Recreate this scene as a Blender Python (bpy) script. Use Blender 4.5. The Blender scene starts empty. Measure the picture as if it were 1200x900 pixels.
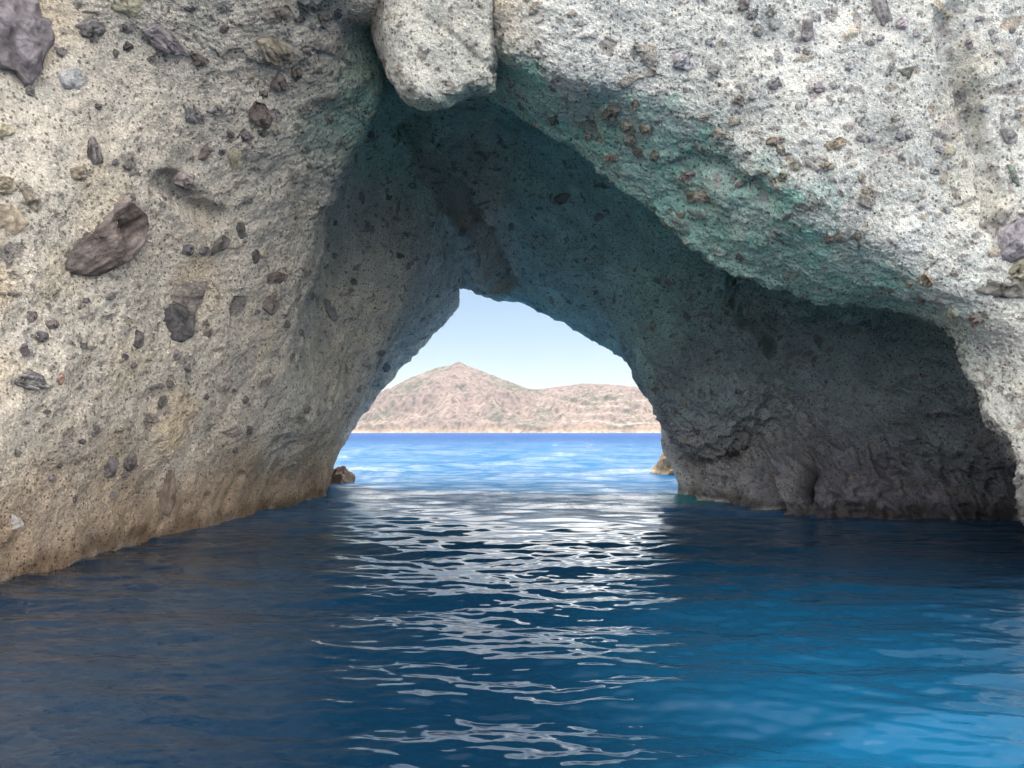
import bpy, bmesh, math, random
import numpy as np
from mathutils import Vector, Matrix

# ------------------------------------------------------------------ camera, sky, sun, exposure
S = bpy.context.scene
COL = S.collection
F_PX, CX, HY, EYE = 906.0, 600.0, 506.0, 2.2      # focal length and horizon measured on the photograph
cam_d = bpy.data.cameras.new("camera")
cam = bpy.data.objects.new("camera", cam_d)
COL.objects.link(cam)
cam.location = (0, 0, EYE)
cam.rotation_euler = (math.radians(90), 0, 0)
cam_d.sensor_width = 36.0
cam_d.lens = 36.0 * F_PX / 1200.0
cam_d.shift_y = (HY - 450.0) / 1200.0
cam_d.clip_start = 0.1
cam_d.clip_end = 60000
S.camera = cam

SUN_EL, SUN_AZ = 59.0, 14.0                         # azimuth from +Y towards +X
wd = bpy.data.worlds.new("World")
S.world = wd
wd.use_nodes = True
wn, wl = wd.node_tree.nodes, wd.node_tree.links
wn.clear()
sky = wn.new("ShaderNodeTexSky")
sky.sky_type = 'NISHITA'
sky.sun_disc = False
sky.sun_elevation = math.radians(SUN_EL)
sky.sun_rotation = math.radians(SUN_AZ)
sky.altitude = 0
sky.air_density = 1.0
sky.dust_density = 0.15
sky.ozone_density = 2.0
tc = wn.new("ShaderNodeTexCoord")
sep = wn.new("ShaderNodeSeparateXYZ")
wl.new(tc.outputs['Generated'], sep.inputs[0])
# unseen bright clouds added behind the boat to light the rock face
back = wn.new("ShaderNodeMapRange"); back.interpolation_type = 'SMOOTHSTEP'
back.inputs['From Min'].default_value = 0.10; back.inputs['From Max'].default_value = -0.35
wl.new(sep.outputs['Y'], back.inputs['Value'])
cn = wn.new("ShaderNodeTexNoise"); cn.inputs['Scale'].default_value = 3.0; cn.inputs['Detail'].default_value = 5
wl.new(tc.outputs['Generated'], cn.inputs['Vector'])
cr = wn.new("ShaderNodeMapRange"); cr.interpolation_type = 'SMOOTHSTEP'
cr.inputs['From Min'].default_value = 0.32; cr.inputs['From Max'].default_value = 0.58
wl.new(cn.outputs['Fac'], cr.inputs['Value'])
mul = wn.new("ShaderNodeMath"); mul.operation = 'MULTIPLY'
wl.new(back.outputs[0], mul.inputs[0]); wl.new(cr.outputs[0], mul.inputs[1])
high = wn.new("ShaderNodeMapRange"); high.interpolation_type = 'SMOOTHSTEP'  # added cloud band above the opening, out of view, brightens the water reflections
high.inputs['From Min'].default_value = 0.178; high.inputs['From Max'].default_value = 0.235; high.inputs['To Max'].default_value = 1.0
wl.new(sep.outputs['Z'], high.inputs['Value'])
hm = wn.new("ShaderNodeMath"); hm.operation = 'MULTIPLY'
wl.new(high.outputs[0], hm.inputs[0]); wl.new(cr.outputs[0], hm.inputs[1])
mxm = wn.new("ShaderNodeMath"); mxm.operation = 'MAXIMUM'
wl.new(mul.outputs[0], mxm.inputs[0]); wl.new(hm.outputs[0], mxm.inputs[1])
mul = mxm
mixw = wn.new("ShaderNodeMix"); mixw.data_type = 'RGBA'
wl.new(mul.outputs[0], mixw.inputs['Factor'])
wl.new(sky.outputs[0], mixw.inputs['A'])
FILL_CLOUD = 47.0
mixw.inputs['B'].default_value = (FILL_CLOUD, FILL_CLOUD * 0.985, FILL_CLOUD * 0.95, 1)
bg = wn.new("ShaderNodeBackground"); bg.inputs['Strength'].default_value = 0.05
wl.new(mixw.outputs['Result'], bg.inputs['Color'])
wo = wn.new("ShaderNodeOutputWorld")
wl.new(bg.outputs[0], wo.inputs['Surface'])

sun_d = bpy.data.lights.new("sun", 'SUN')
sun_d.energy = 2.0
sun_d.angle = math.radians(0.5)
sun_d.color = (1.0, 0.95, 0.87)
sun = bpy.data.objects.new("sun", sun_d)
COL.objects.link(sun)
_e, _a = math.radians(SUN_EL), math.radians(SUN_AZ)
sdir = Vector((math.cos(_e) * math.sin(_a), math.cos(_e) * math.cos(_a), math.sin(_e)))
sun.rotation_euler = (-sdir).to_track_quat('-Z', 'Y').to_euler()
sun.location = (0, 0, 60)

S.view_settings.view_transform = 'Standard'
S.view_settings.look = 'None'
S.view_settings.exposure = 1.07
S.view_settings.gamma = 1
S.view_settings.use_curve_mapping = False
S.render.engine = 'CYCLES'
S.cycles.max_bounces = 8
S.cycles.diffuse_bounces = 5
S.cycles.glossy_bounces = 3

# ------------------------------------------------------------------ helpers
def at(px, py, Y):
    """point of the place seen at photograph pixel (px, py), Y metres ahead"""
    return np.array([(px - CX) / F_PX * Y, Y, EYE + (HY - py) / F_PX * Y])

def on_water(px, py):
    return at(px, py, EYE * F_PX / (py - HY))

def hash3(ix, iy, iz, seed):
    h = (ix.astype(np.int64) * 374761393 + iy.astype(np.int64) * 668265263 + iz.astype(np.int64) * 2147483647 * 3 + seed * 1274126177)
    h &= 0xFFFFFFFF
    h = ((h ^ (h >> 15)) * 2246822519) & 0xFFFFFFFF
    h = ((h ^ (h >> 13)) * 3266489917) & 0xFFFFFFFF
    return (h ^ (h >> 16)) & 0xFFFFFFFF

def rnd(h):
    return (h & 0xFFFFFF) / float(0x1000000)

_R = []
_rs = np.random.RandomState(7)
for _k in range(14):
    _q, _ = np.linalg.qr(_rs.normal(size=(3, 3)))
    _R.append(_q)

def vnoise(P, seed):
    """smooth value noise in -1..1"""
    Pf = np.floor(P)
    f = P - Pf
    i = Pf.astype(np.int64)
    w = f * f * f * (f * (f * 6 - 15) + 10)
    out = np.zeros(len(P))
    for dx in (0, 1):
        wx = w[:, 0] if dx else 1 - w[:, 0]
        for dy in (0, 1):
            wy = w[:, 1] if dy else 1 - w[:, 1]
            for dz in (0, 1):
                wz = w[:, 2] if dz else 1 - w[:, 2]
                out += wx * wy * wz * rnd(hash3(i[:, 0] + dx, i[:, 1] + dy, i[:, 2] + dz, seed))
    return out * 2 - 1

def fbm(P, freq, octaves, seed, gain=0.5, ridged=False):
    out = np.zeros(len(P)); a = 1.0
    for k in range(octaves):
        n = vnoise((P * freq) @ _R[(seed + k) % 14] + 17.3 * k, seed + 31 * k)
        out += a * ((1 - 2 * np.abs(n)) if ridged else n)
        freq *= 2.03; a *= gain
    return out

def smooth(a, b, x):
    t = np.clip((x - a) / (b - a), 0, 1)
    return t * t * (3 - 2 * t)

_AX = _rs.normal(size=(64, 5, 3)); _AX /= np.linalg.norm(_AX, axis=2, keepdims=True)
_AXS = 0.75 + 0.6 * _rs.rand(64, 5)
def clasts(P, cell, prob, seed):
    """random angular inclusions set in a 3-D lattice: depth inside the nearest (0..1) and its random id"""
    Q = P / cell
    base = np.floor(Q - 0.5).astype(np.int64)
    best = np.full(len(P), -1.0); bid = np.zeros(len(P))
    for dx in (0, 1):
        for dy in (0, 1):
            for dz in (0, 1):
                c = base + (dx, dy, dz)
                h = hash3(c[:, 0], c[:, 1], c[:, 2], seed)
                r0 = rnd(h)
                keep = np.nonzero(r0 < prob)[0]
                if not len(keep):
                    continue
                ck = c[keep]
                h1 = hash3(ck[:, 0], ck[:, 1], ck[:, 2], seed + 1); h2 = hash3(ck[:, 0], ck[:, 1], ck[:, 2], seed + 2)
                h3 = hash3(ck[:, 0], ck[:, 1], ck[:, 2], seed + 3); h4 = hash3(ck[:, 0], ck[:, 1], ck[:, 2], seed + 4)
                cen = ck + 0.2 + 0.6 * np.stack([rnd(h1), rnd(h2), rnd(h3)], 1)
                R = 0.16 + 0.30 * rnd(h4) ** 2
                d = Q[keep] - cen
                k = (h4 >> 8) % 64
                m = np.max(np.abs(np.einsum('nkj,nj->nk', _AX[k], d)) * _AXS[k], axis=1)
                v = 1 - m / R
                b = v > best[keep]
                kk = keep[b]
                best[kk] = v[b]; bid[kk] = rnd(h1 ^ (h3 >> 3))[b]
    return np.clip(best, 0, 1), bid

def pchip(t, Y, T):
    """monotone cubic interpolation of Y[n, ...] given at t[n], sampled at T"""
    n = len(t); h = np.diff(t)
    sh = (n - 1,) + (1,) * (Y.ndim - 1)
    d = np.diff(Y, axis=0) / h.reshape(sh)
    m = np.zeros_like(Y)
    a, b = d[:-1], d[1:]
    w1 = (2 * h[1:] + h[:-1]).reshape((n - 2,) + (1,) * (Y.ndim - 1)); w2 = (h[1:] + 2 * h[:-1]).reshape((n - 2,) + (1,) * (Y.ndim - 1))
    with np.errstate(divide='ignore', invalid='ignore'):
        hm = (w1 + w2) / (w1 / a + w2 / b)
    # blend of the monotone slope and the plain average keeps curves round without overshoot
    av = (a * w1 + b * w2) / (w1 + w2)
    m[1:-1] = np.where(a * b > 0, 0.5 * hm + 0.5 * av, 0.25 * av)
    m[0] = d[0]; m[-1] = d[-1]
    i = np.clip(np.searchsorted(t, T, side='right') - 1, 0, n - 2)
    s = ((T - t[i]) / h[i]).reshape((-1,) + (1,) * (Y.ndim - 1)); H = h[i].reshape(s.shape)
    return ((1 + 2 * s) * (1 - s) ** 2) * Y[i] + s * (1 - s) ** 2 * H * m[i] + s * s * (3 - 2 * s) * Y[i + 1] + s * s * (s - 1) * H * m[i + 1]

def grid_mesh(name, P, nv, nu, smooth_shade=True):
    """mesh of nv x nu grid points"""
    me = bpy.data.meshes.new(name)
    me.vertices.add(nv * nu)
    me.vertices.foreach_set("co", P.astype(np.float32).ravel())
    i = np.arange((nv - 1) * (nu - 1)); r = i // (nu - 1); c = i % (nu - 1); a = r * nu + c
    q = np.stack([a, a + 1, a + nu + 1, a + nu], 1).astype(np.int32)
    me.loops.add(q.size); me.loops.foreach_set("vertex_index", q.ravel())
    me.polygons.add(len(q))
    me.polygons.foreach_set("loop_start", np.arange(0, q.size, 4, dtype=np.int32))
    me.polygons.foreach_set("use_smooth", np.full(len(q), smooth_shade))
    me.update(calc_edges=True)
    return me

def grid_normals(P, nv, nu):
    G = P.reshape(nv, nu, 3)
    N = np.cross(np.gradient(G, axis=1), np.gradient(G, axis=0)).reshape(-1, 3)
    return N / np.maximum(np.linalg.norm(N, axis=1, keepdims=True), 1e-9)

def set_attr(me, name, rgb):
    at_ = me.attributes.new(name, 'FLOAT_COLOR', 'POINT')
    at_.data.foreach_set("color", np.concatenate([rgb, np.ones((len(rgb), 1))], 1).astype(np.float32).ravel())

def link(name, me, mat, parent=None):
    o = bpy.data.objects.new(name, me)
    COL.objects.link(o)
    if mat is not None and not me.materials:
        me.materials.append(mat)
    if parent is not None:
        o.parent = parent
    return o

def tag(o, label=None, cat=None, group=None, kind=None):
    if label: o['label'] = label
    if cat: o['category'] = cat
    if group: o['group'] = group
    if kind: o['kind'] = kind
    return o

# ------------------------------------------------------------------ materials
def new_mat(name):
    m = bpy.data.materials.new(name); m.use_nodes = True
    nt = m.node_tree
    return m, nt, nt.nodes, nt.links, nt.nodes['Principled BSDF']

def ramp(nodes, stops):
    r = nodes.new("ShaderNodeValToRGB")
    e = r.color_ramp.elements
    while len(e) < len(stops): e.new(0.5)
    for k, (p, c) in enumerate(stops):
        e[k].position = p; e[k].color = (*c, 1) if len(c) == 3 else c
    return r

def mixrgb(nodes, links, mode, fac, a, b):
    m = nodes.new("ShaderNodeMix"); m.data_type = 'RGBA'; m.blend_type = mode
    for sock, v in (('Factor', fac), ('A', a), ('B', b)):
        if hasattr(v, 'links') or isinstance(v, bpy.types.NodeSocket): links.new(v, m.inputs[sock])
        elif isinstance(v, tuple): m.inputs[sock].default_value = (*v, 1)
        else: m.inputs[sock].default_value = v
    return m.outputs['Result']

def tuff_material(name, grain=1.0, bump=1.0):
    """pumice tuff: colour from the surface's mineral map, broken by grains, pores and small dark lapilli"""
    m, nt, N, L, b = new_mat(name)
    tco = N.new("ShaderNodeTexCoord").outputs['Object']
    att = N.new("ShaderNodeAttribute"); att.attribute_name = "base_tint"
    n1 = N.new("ShaderNodeTexNoise"); n1.inputs['Scale'].default_value = 22; n1.inputs['Detail'].default_value = 7; n1.inputs['Roughness'].default_value = 0.8
    L.new(tco, n1.inputs['Vector'])
    r1 = ramp(N, [(0.33, (0.40, 0.39, 0.38)), (0.47, (1.02, 1.02, 1.01)), (0.64, (1.42, 1.42, 1.43))])
    L.new(n1.outputs['Fac'], r1.inputs['Fac'])
    n2 = N.new("ShaderNodeTexNoise"); n2.inputs['Scale'].default_value = 1.7; n2.inputs['Detail'].default_value = 5
    L.new(tco, n2.inputs['Vector'])
    gf = N.new("ShaderNodeMapRange"); gf.inputs['From Min'].default_value = 0.35; gf.inputs['From Max'].default_value = 0.65; gf.inputs['To Min'].default_value = 0.72 * grain; gf.inputs['To Max'].default_value = grain
    L.new(n2.outputs['Fac'], gf.inputs['Value'])
    c = mixrgb(N, L, 'MULTIPLY', gf.outputs[0], att.outputs['Color'], r1.outputs['Color'])
    r2 = ramp(N, [(0.3, (0.84, 0.85, 0.85)), (0.7, (1.13, 1.10, 1.05))])
    L.new(n2.outputs['Fac'], r2.inputs['Fac'])
    c = mixrgb(N, L, 'MULTIPLY', 1.0, c, r2.outputs['Color'])
    # little dark grains
    v1 = N.new("ShaderNodeTexVoronoi"); v1.inputs['Scale'].default_value = 17; v1.inputs['Randomness'].default_value = 1
    wrp = N.new("ShaderNodeVectorMath"); wrp.operation = 'MULTIPLY_ADD'
    L.new(n1.outputs['Color'], wrp.inputs[0]); wrp.inputs[1].default_value = (0.05, 0.05, 0.05); L.new(tco, wrp.inputs[2])
    L.new(wrp.outputs[0], v1.inputs['Vector'])
    rad = N.new("ShaderNodeMath"); rad.operation = 'MULTIPLY_ADD'
    sc = N.new("ShaderNodeSeparateColor"); L.new(v1.outputs['Color'], sc.inputs[0])
    L.new(sc.outputs[0], rad.inputs[0]); rad.inputs[1].default_value = -0.85; rad.inputs[2].default_value = 0.50
    d = N.new("ShaderNodeMath"); d.operation = 'SUBTRACT'
    L.new(rad.outputs[0], d.inputs[0]); L.new(v1.outputs['Distance'], d.inputs[1])
    dm = N.new("ShaderNodeMapRange"); dm.inputs['From Min'].default_value = 0.0; dm.inputs['From Max'].default_value = 0.08
    L.new(d.outputs[0], dm.inputs['Value'])
    c = mixrgb(N, L, 'MULTIPLY', dm.outputs[0], c, (0.42, 0.41, 0.41))
    L.new(c, b.inputs['Base Color'])
    b.inputs['Roughness'].default_value = 0.95
    b.inputs['Specular IOR Level'].default_value = 0.1
    # pores
    v2 = N.new("ShaderNodeTexVoronoi"); v2.inputs['Scale'].default_value = 34; L.new(wrp.outputs[0], v2.inputs['Vector'])
    add = N.new("ShaderNodeMath"); add.operation = 'MULTIPLY_ADD'
    L.new(v2.outputs['Distance'], add.inputs[0]); add.inputs[1].default_value = 0.5; L.new(n1.outputs['Fac'], add.inputs[2])
    add2 = N.new("ShaderNodeMath"); add2.operation = 'MULTIPLY_ADD'
    L.new(dm.outputs[0], add2.inputs[0]); add2.inputs[1].default_value = 0.35; L.new(add.outputs[0], add2.inputs[2])
    bp = N.new("ShaderNodeBump"); bp.inputs['Strength'].default_value = 1.0; bp.inputs['Distance'].default_value = 0.055 * bump
    L.new(add2.outputs[0], bp.inputs['Height'])
    L.new(bp.outputs[0], b.inputs['Normal'])
    return m

M_TUFF = tuff_material("pumice_tuff")

# ------------------------------------------------------------------ the sea arch
def P_(*pts):
    return [at(*p) if len(p) == 3 else on_water(*p) for p in pts]

def W_(*pts):
    return [np.array(p, float) for p in pts]

RINGS = {}
RINGS['top_back'] = W_((-60, 30, 0), (-60, 30, 5), (-60, 30, 9), (-50, 28, 16), (-34, 26, 21), (-20, 25, 22), (-8, 25, 22), (0, 25, 21), (6, 25, 18.5), (12, 25, 18), (18, 25, 18), (26, 26, 17), (40, 30, 18), (54, 30, 14), (60, 30, 8), (60, 30, 0))
RINGS['top_front'] = W_((-44, 4, 0), (-43, 4.5, 6), (-40, 6, 13), (-34, 9, 19), (-20, 13.5, 22), (-11, 15, 22.5), (-6, 15.5, 22.5), (-2, 15.5, 22.5), (2, 15.5, 19), (6, 16, 15.6), (10, 16, 15.2), (15, 15.5, 15.5), (21, 14.5, 15), (30, 14, 13), (40, 14, 7), (44, 14, 0))
RINGS['outer'] = W_((-17, 6.0, 0), (-17.5, 6.2, 4), (-18, 6.6, 8), (-16.5, 8.2, 13), (-12, 10.8, 15.5), (-8, 12, 16.5), (-4.6, 12.6, 16.8), (-2, 13, 17), (0.5, 13, 15.6), (3, 12.9, 13.0), (6.0, 12.9, 11.7), (9, 12.8, 11.5), (13, 12.6, 11.6), (18, 12.4, 10), (20, 12.6, 6), (21, 13.6, 0))
RINGS['frame'] = P_((-60, 700), (-70, 520, 10.2), (-75, 330, 10.3), (-70, 120, 10.5), (-40, -60, 10.9), (150, -95, 11.5), (330, -105, 12.1), (480, -110, 12.6), (600, -110, 12.6), (720, -110, 12.5), (850, -110, 12.4), (980, -90, 12.3), (1120, -60, 12.3), (1270, 50, 12.4), (1300, 350, 12.0), (1380, 720))
RINGS['face'] = P_((180, 632), (190, 500, 15.4), (205, 380, 14.9), (230, 260, 14.5), (290, 130, 14.2), (345, 70, 14.1), (400, 15, 14.0), (490, 20, 14.2), (584, 62, 13.4), (690, 105, 13.2), (800, 120, 13.0), (885, 195, 13.0), (1005, 275, 13.1), (1118, 335, 13.2), (1235, 430, 12.9), (1300, 690))
RINGS['mouth'] = P_((298, 604), (325, 480, 19.5), (345, 380, 18.5), (362, 272, 17.5), (402, 190, 16.6), (446, 108, 15.9), (438, 36, 15.3), (492, 60, 15.6), (562, 108, 15.4), (640, 160, 15.4), (740, 238, 15.5), (840, 302, 15.6), (960, 345, 15.6), (1108, 383, 14.8), (1153, 480, 13.9), (1222, 666))
RINGS['chamber'] = P_((345, 590), (375, 480, 22), (372, 378, 21.5), (380, 282, 21), (414, 206, 20.6), (451, 140, 19.9), (470, 90, 18.5), (500, 84, 18.5), (560, 88, 18.5), (650, 128, 18.5), (750, 198, 18.4), (850, 262, 18.3), (955, 325, 18.2), (1095, 392, 18.0), (1170, 505, 18.4), (1225, 613))
RINGS['middle'] = P_((373, 581), (420, 470, 25.5), (455, 390, 24.5), (475, 320, 24), (492, 255, 23.5), (505, 200, 23.2), (518, 165, 22.8), (540, 160, 22.8), (585, 172, 22.6), (660, 205, 22.4), (740, 258, 22.2), (815, 312, 22), (890, 355, 22), (950, 415, 21.8), (965, 500, 21.4), (935, 601))
RINGS['throat'] = P_((381, 571), (412, 480, 31), (451, 426, 30), (489, 386, 29.5), (516, 350, 29), (524, 320, 28.5), (534, 298, 28), (548, 290, 28), (592, 302, 27.5), (645, 330, 27), (702, 360, 26.5), (754, 421, 25.6), (779, 468, 25.0), (819, 519, 24.6), (838, 536, 27.2), (842, 587))
RINGS['exit'] = P_((384, 564), (389, 540, 35), (420, 477, 34), (464, 432, 33.5), (500, 398, 33), (527, 367, 32.5), (531, 347, 32), (538, 335, 32), (583, 351, 31.5), (640, 370, 31), (690, 392, 30.5), (740, 420, 30), (771, 447, 29.5), (779, 480, 29), (783, 525, 28.5), (797, 578))
RINGS['back'] = W_((-11, 37.5, 0), (-11, 37, 2.2), (-10, 36, 5), (-8.5, 35, 8), (-6, 34, 9.6), (-4, 33.6, 9.8), (-3, 33.6, 10), (-1, 33.4, 10.2), (1, 33.2, 10.2), (3, 32.8, 9.8), (5, 32.3, 9.0), (7, 31.8, 8), (9, 31.5, 6.6), (9.5, 31, 4.5), (9.2, 30.5, 2), (8.6, 29.8, 0))
RINGS['back_top'] = W_((-30, 38, 0), (-30, 37.5, 5), (-28, 36, 9), (-24, 33, 14), (-18, 30.5, 18), (-12, 30, 19), (-6, 29.5, 19.5), (0, 29, 19), (5, 29, 17.5), (10, 29, 17), (15, 29, 16.5), (20, 29.5, 15), (25, 31, 12), (28, 32, 9), (29, 32, 5), (30, 32, 0))
ORDER = ['top_back', 'top_front', 'outer', 'frame', 'face', 'mouth', 'chamber', 'middle', 'throat', 'exit', 'back', 'back_top', 'top_back']
RI = {n: i for i, n in enumerate(ORDER[:-1])}

def ring_points(n):
    R = RINGS[n]
    sL = -0.5 if n not in ('top_back',) else 0
    lo = R[0] + np.array([sL, 0, 0]); lo[2] = -5
    hi = R[-1] + np.array([-sL, 0, 0]); hi[2] = -5
    return np.array([lo] + R + [hi])

K = [ring_points(n) for n in ORDER]           # rings x 18 x 3
im = ORDER.index('mouth')                      # two close rings make the edge of the mouth crisp
K = np.array(K[:im] + [0.88 * K[im] + 0.12 * K[im - 1], K[im], 0.90 * K[im] + 0.10 * K[im + 1]] + K[im + 1:])
RVAL = np.concatenate([np.arange(im), [im - 0.12, im, im + 0.10], np.arange(im + 1, 13)])
def pxlen(A, B):
    qa = np.stack([A[..., 0] / A[..., 1], (A[..., 2]) / A[..., 1]], -1) * F_PX
    qb = np.stack([B[..., 0] / B[..., 1], (B[..., 2]) / B[..., 1]], -1) * F_PX
    return np.linalg.norm(qa - qb, axis=-1)
seen = [3, 4, 6, 8, 9, 10]
du = pxlen(K[seen][:, :-1], K[seen][:, 1:]).mean(0)
du[0] *= 0.25; du[-1] *= 0.25
tu = np.concatenate([[0], np.cumsum(du)])
rows = [10, 30, 50, 230, 160, 30, 30, 110, 160, 160, 90, 40, 14, 8]
QUAL = 1.0
NU = int(1350 * QUAL)
tv = [0.0]
for i in range(len(K) - 1):
    tv.append(tv[-1] + max(0.15, float(np.median(np.linalg.norm(K[i + 1] - K[i], axis=-1)))))
tv = np.array(tv)
TV = np.concatenate([np.linspace(tv[i], tv[i + 1], int(rows[i] * QUAL), endpoint=False) for i in range(len(rows))] + [[tv[-1]]])
TU = np.linspace(0, tu[-1], NU)
NV = len(TV)
A = pchip(tv, K, TV)                                     # NV x 18 x 3
G = pchip(tu, A.transpose(1, 0, 2), TU).transpose(1, 0, 2)
ringpar = np.interp(TV, tv, RVAL)
RP = np.repeat(ringpar, NU)                              # which ring a point lies on (4 = face, 5 = mouth, 9 = exit)
UP = np.tile(np.interp(TU, tu, np.arange(18)), NV)       # control index across (1 = left waterline, 16 = right)
P = G.reshape(-1, 3).copy()

def px_of(P):
    Y = np.maximum(P[:, 1], 0.5)
    return CX + P[:, 0] / Y * F_PX, HY - (P[:, 2] - EYE) / Y * F_PX

def stroke(px, py, pts):
    """distance in photograph pixels to a polyline"""
    d = np.full(len(px), 1e9)
    for (x0, y0), (x1, y1) in zip(pts[:-1], pts[1:]):
        vx, vy = x1 - x0, y1 - y0
        t = np.clip(((px - x0) * vx + (py - y0) * vy) / (vx * vx + vy * vy), 0, 1)
        d = np.minimum(d, np.hypot(px - x0 - t * vx, py - y0 - t * vy))
    return d

Nrm = grid_normals(P, NV, NU)
# outward = away from solid rock: check with a point of the left wall
k0 = np.argmin(np.abs(RP - 4) * 10 + np.abs(UP - 4))
if Nrm[k0, 0] < 0 or Nrm[k0, 1] > 0 and abs(Nrm[k0, 1]) > abs(Nrm[k0, 0]):
    Nrm = -Nrm
inside = smooth(4.75, 5.3, RP)
right = smooth(8.6, 9.6, UP)
near_w = smooth(0, 1.2, np.abs(P[:, 2]))

H = (0.13 + 0.09 * inside + 0.04 * right) * fbm(P, 0.30, 3, 11) + 0.07 * fbm(P, 1.05, 3, 23)
P += Nrm * H[:, None]
ex, ey = px_of(P)
# --- strokes cut into the rock: grooves, joints and hollows of the photograph
carve = np.zeros(len(P))
def cut(pts, width, depth, lo, hi, power=1.0):
    global carve
    sel = (RP > lo) & (RP < hi)
    d = stroke(ex[sel], ey[sel], pts)
    w = width * (1 + 0.35 * vnoise(P[sel] * 1.8, 77)); d = d + width * (0.22 * fbm(P[sel], 2.6, 3, 78))
    carve[sel] -= depth * smooth(1, 0, d / np.maximum(w, 1)) ** power
cut([(488, 150), (505, 190), (535, 240), (560, 275), (585, 330)], 22, 0.95, 5.3, 8.6)
cut([(545, 235), (575, 285), (600, 330)], 12, 0.45, 5.3, 8.6)
cut([(855, 318), (870, 372), (898, 392), (906, 415)], 12, 0.45, 5.3, 8.5)
cut([(944, 530), (947, 560), (950, 600)], 20, 0.45, 5.2, 8.0)
cut([(946, 540), (948, 585)], 9, 1.1, 5.2, 8.0)
cut([(905, 575), (915, 600)], 16, 0.6, 5.2, 8.2)
cut([(1108, 20), (1135, 120), (1155, 200), (1160, 262)], 24, 0.30, 2.8, 5.0)
cut([(243, 582), (236, 616)], 6, 0.34, 2.8, 6.0)
cut([(283, 556), (270, 580), (258, 602)], 5, 0.24, 2.8, 6.0)
cut([(200, 215), (222, 238), (250, 255)], 20, 0.35, 2.8, 5.0)
cut([(175, 580), (195, 560), (200, 590)], 24, 0.10, 2.8, 5.0)
cut([(810, 190), (860, 210), (900, 235)], 20, 0.14, 3.5, 5.1)
P += Nrm * carve[:, None]
Nrm2 = Nrm

# --- roughness: weathered honeycomb inside, pebbly outside
low = smooth(3.2, 0.6, P[:, 2]); big0 = fbm(P, 0.6, 2, 44)
dd = np.array([0.30, -0.60, -0.74]); dd /= np.linalg.norm(dd)
Pd = P - 0.68 * (P @ dd)[:, None] * dd
rid = fbm(Pd, 2.0, 4, 41, 0.6, ridged=True)
wallz = smooth(10.5, 13.2, UP) * inside * smooth(9.0, 8.2, RP)
H = 0.22 * np.clip(rid, -0.8, 2) * wallz * (0.45 + 0.55 * low) + 0.05 * np.clip(rid, -0.6, 2) * inside * (1 - wallz)
hz_ = wallz * smooth(0.1, 0.9, low + 0.25 * big0) * smooth(1030, 890, ex)
t1, _ = clasts(P * np.array([1, 1, 0.55]), 0.75, 0.75, 505); t2, _ = clasts(P * np.array([1, 1, 0.7]), 0.34, 0.8, 506)
H -= hz_ * (0.34 * smooth(0, 0.7, t1) + 0.15 * smooth(0, 0.7, t2))
H += (0.030 + 0.03 * wallz) * fbm(P, 3.6, 3, 52) + (0.015 + 0.015 * wallz) * fbm(P, 17.0, 3, 61, 0.62)
c1, i1 = clasts(P, 0.62, 0.30, 101)
c2, i2 = clasts(P, 0.27, 0.50, 202)
c3, i3 = clasts(P, 0.125, 0.62, 303)
dens = np.clip(0.80 + 0.25 * right + 0.6 * fbm(P, 0.35, 2, 71), 0.15, 1.3) * (1 - 0.45 * inside)
c1 *= (i1 < 0.55 * dens); c2 *= (i2 < 0.8 * dens); c3 *= (i3 < 0.9 * dens)
def plate(c): return smooth(0.0, 0.22, c)
sgn1 = np.where((i1 * 37) % 1 < 0.30, -0.6, 1); sgn2 = np.where((i2 * 37) % 1 < 0.42, -0.7, 1); sgn3 = np.where((i3 * 37) % 1 < 0.55, -0.8, 0.8)
wet = np.clip(1 - 0.75 * low * (1 - right) , 0.1, 1)
H += (0.060 * sgn1 * plate(c1) + 0.034 * sgn2 * plate(c2) + 0.017 * sgn3 * plate(c3)) * wet
P += Nrm * H[:, None]

# --- mineral map, with light and shade painted in at places
def mixc(a, b, t): return a * (1 - t[:, None]) + b * t[:, None]
C3 = lambda *v: np.array([v], float)
big = fbm(P, 0.5, 3, 81)
col = mixc(C3(0.72, 0.65, 0.575), C3(0.76, 0.75, 0.725), right)
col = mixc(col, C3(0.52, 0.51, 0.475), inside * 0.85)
colin = mixc(C3(0.62, 0.575, 0.505), mixc(C3(0.40, 0.59, 0.575), C3(0.285, 0.345, 0.375), smooth(11.4, 13.2, UP + 0.5 * big)), right)  # teal ceiling tone includes the painted water bounce
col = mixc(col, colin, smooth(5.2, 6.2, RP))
brown = smooth(2.6, 0.5, P[:, 2] + 0.5 * big) * (1 - right)
col = mixc(col, C3(0.37, 0.275, 0.20), brown * 0.9)
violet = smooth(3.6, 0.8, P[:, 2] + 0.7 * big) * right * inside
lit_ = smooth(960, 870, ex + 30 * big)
col = mixc(col, mixc(C3(0.16, 0.155, 0.19), C3(0.37, 0.355, 0.38), lit_), violet * 0.9)  # paler towards the exit: its daylight painted into the wall colour
foot = smooth(8.1, 8.7, RP + 0.15 * big) * smooth(12.6, 13.4, UP)
col = mixc(col, C3(0.58, 0.56, 0.55), foot)  # foot of the exit painted paler for the light from outside
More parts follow.
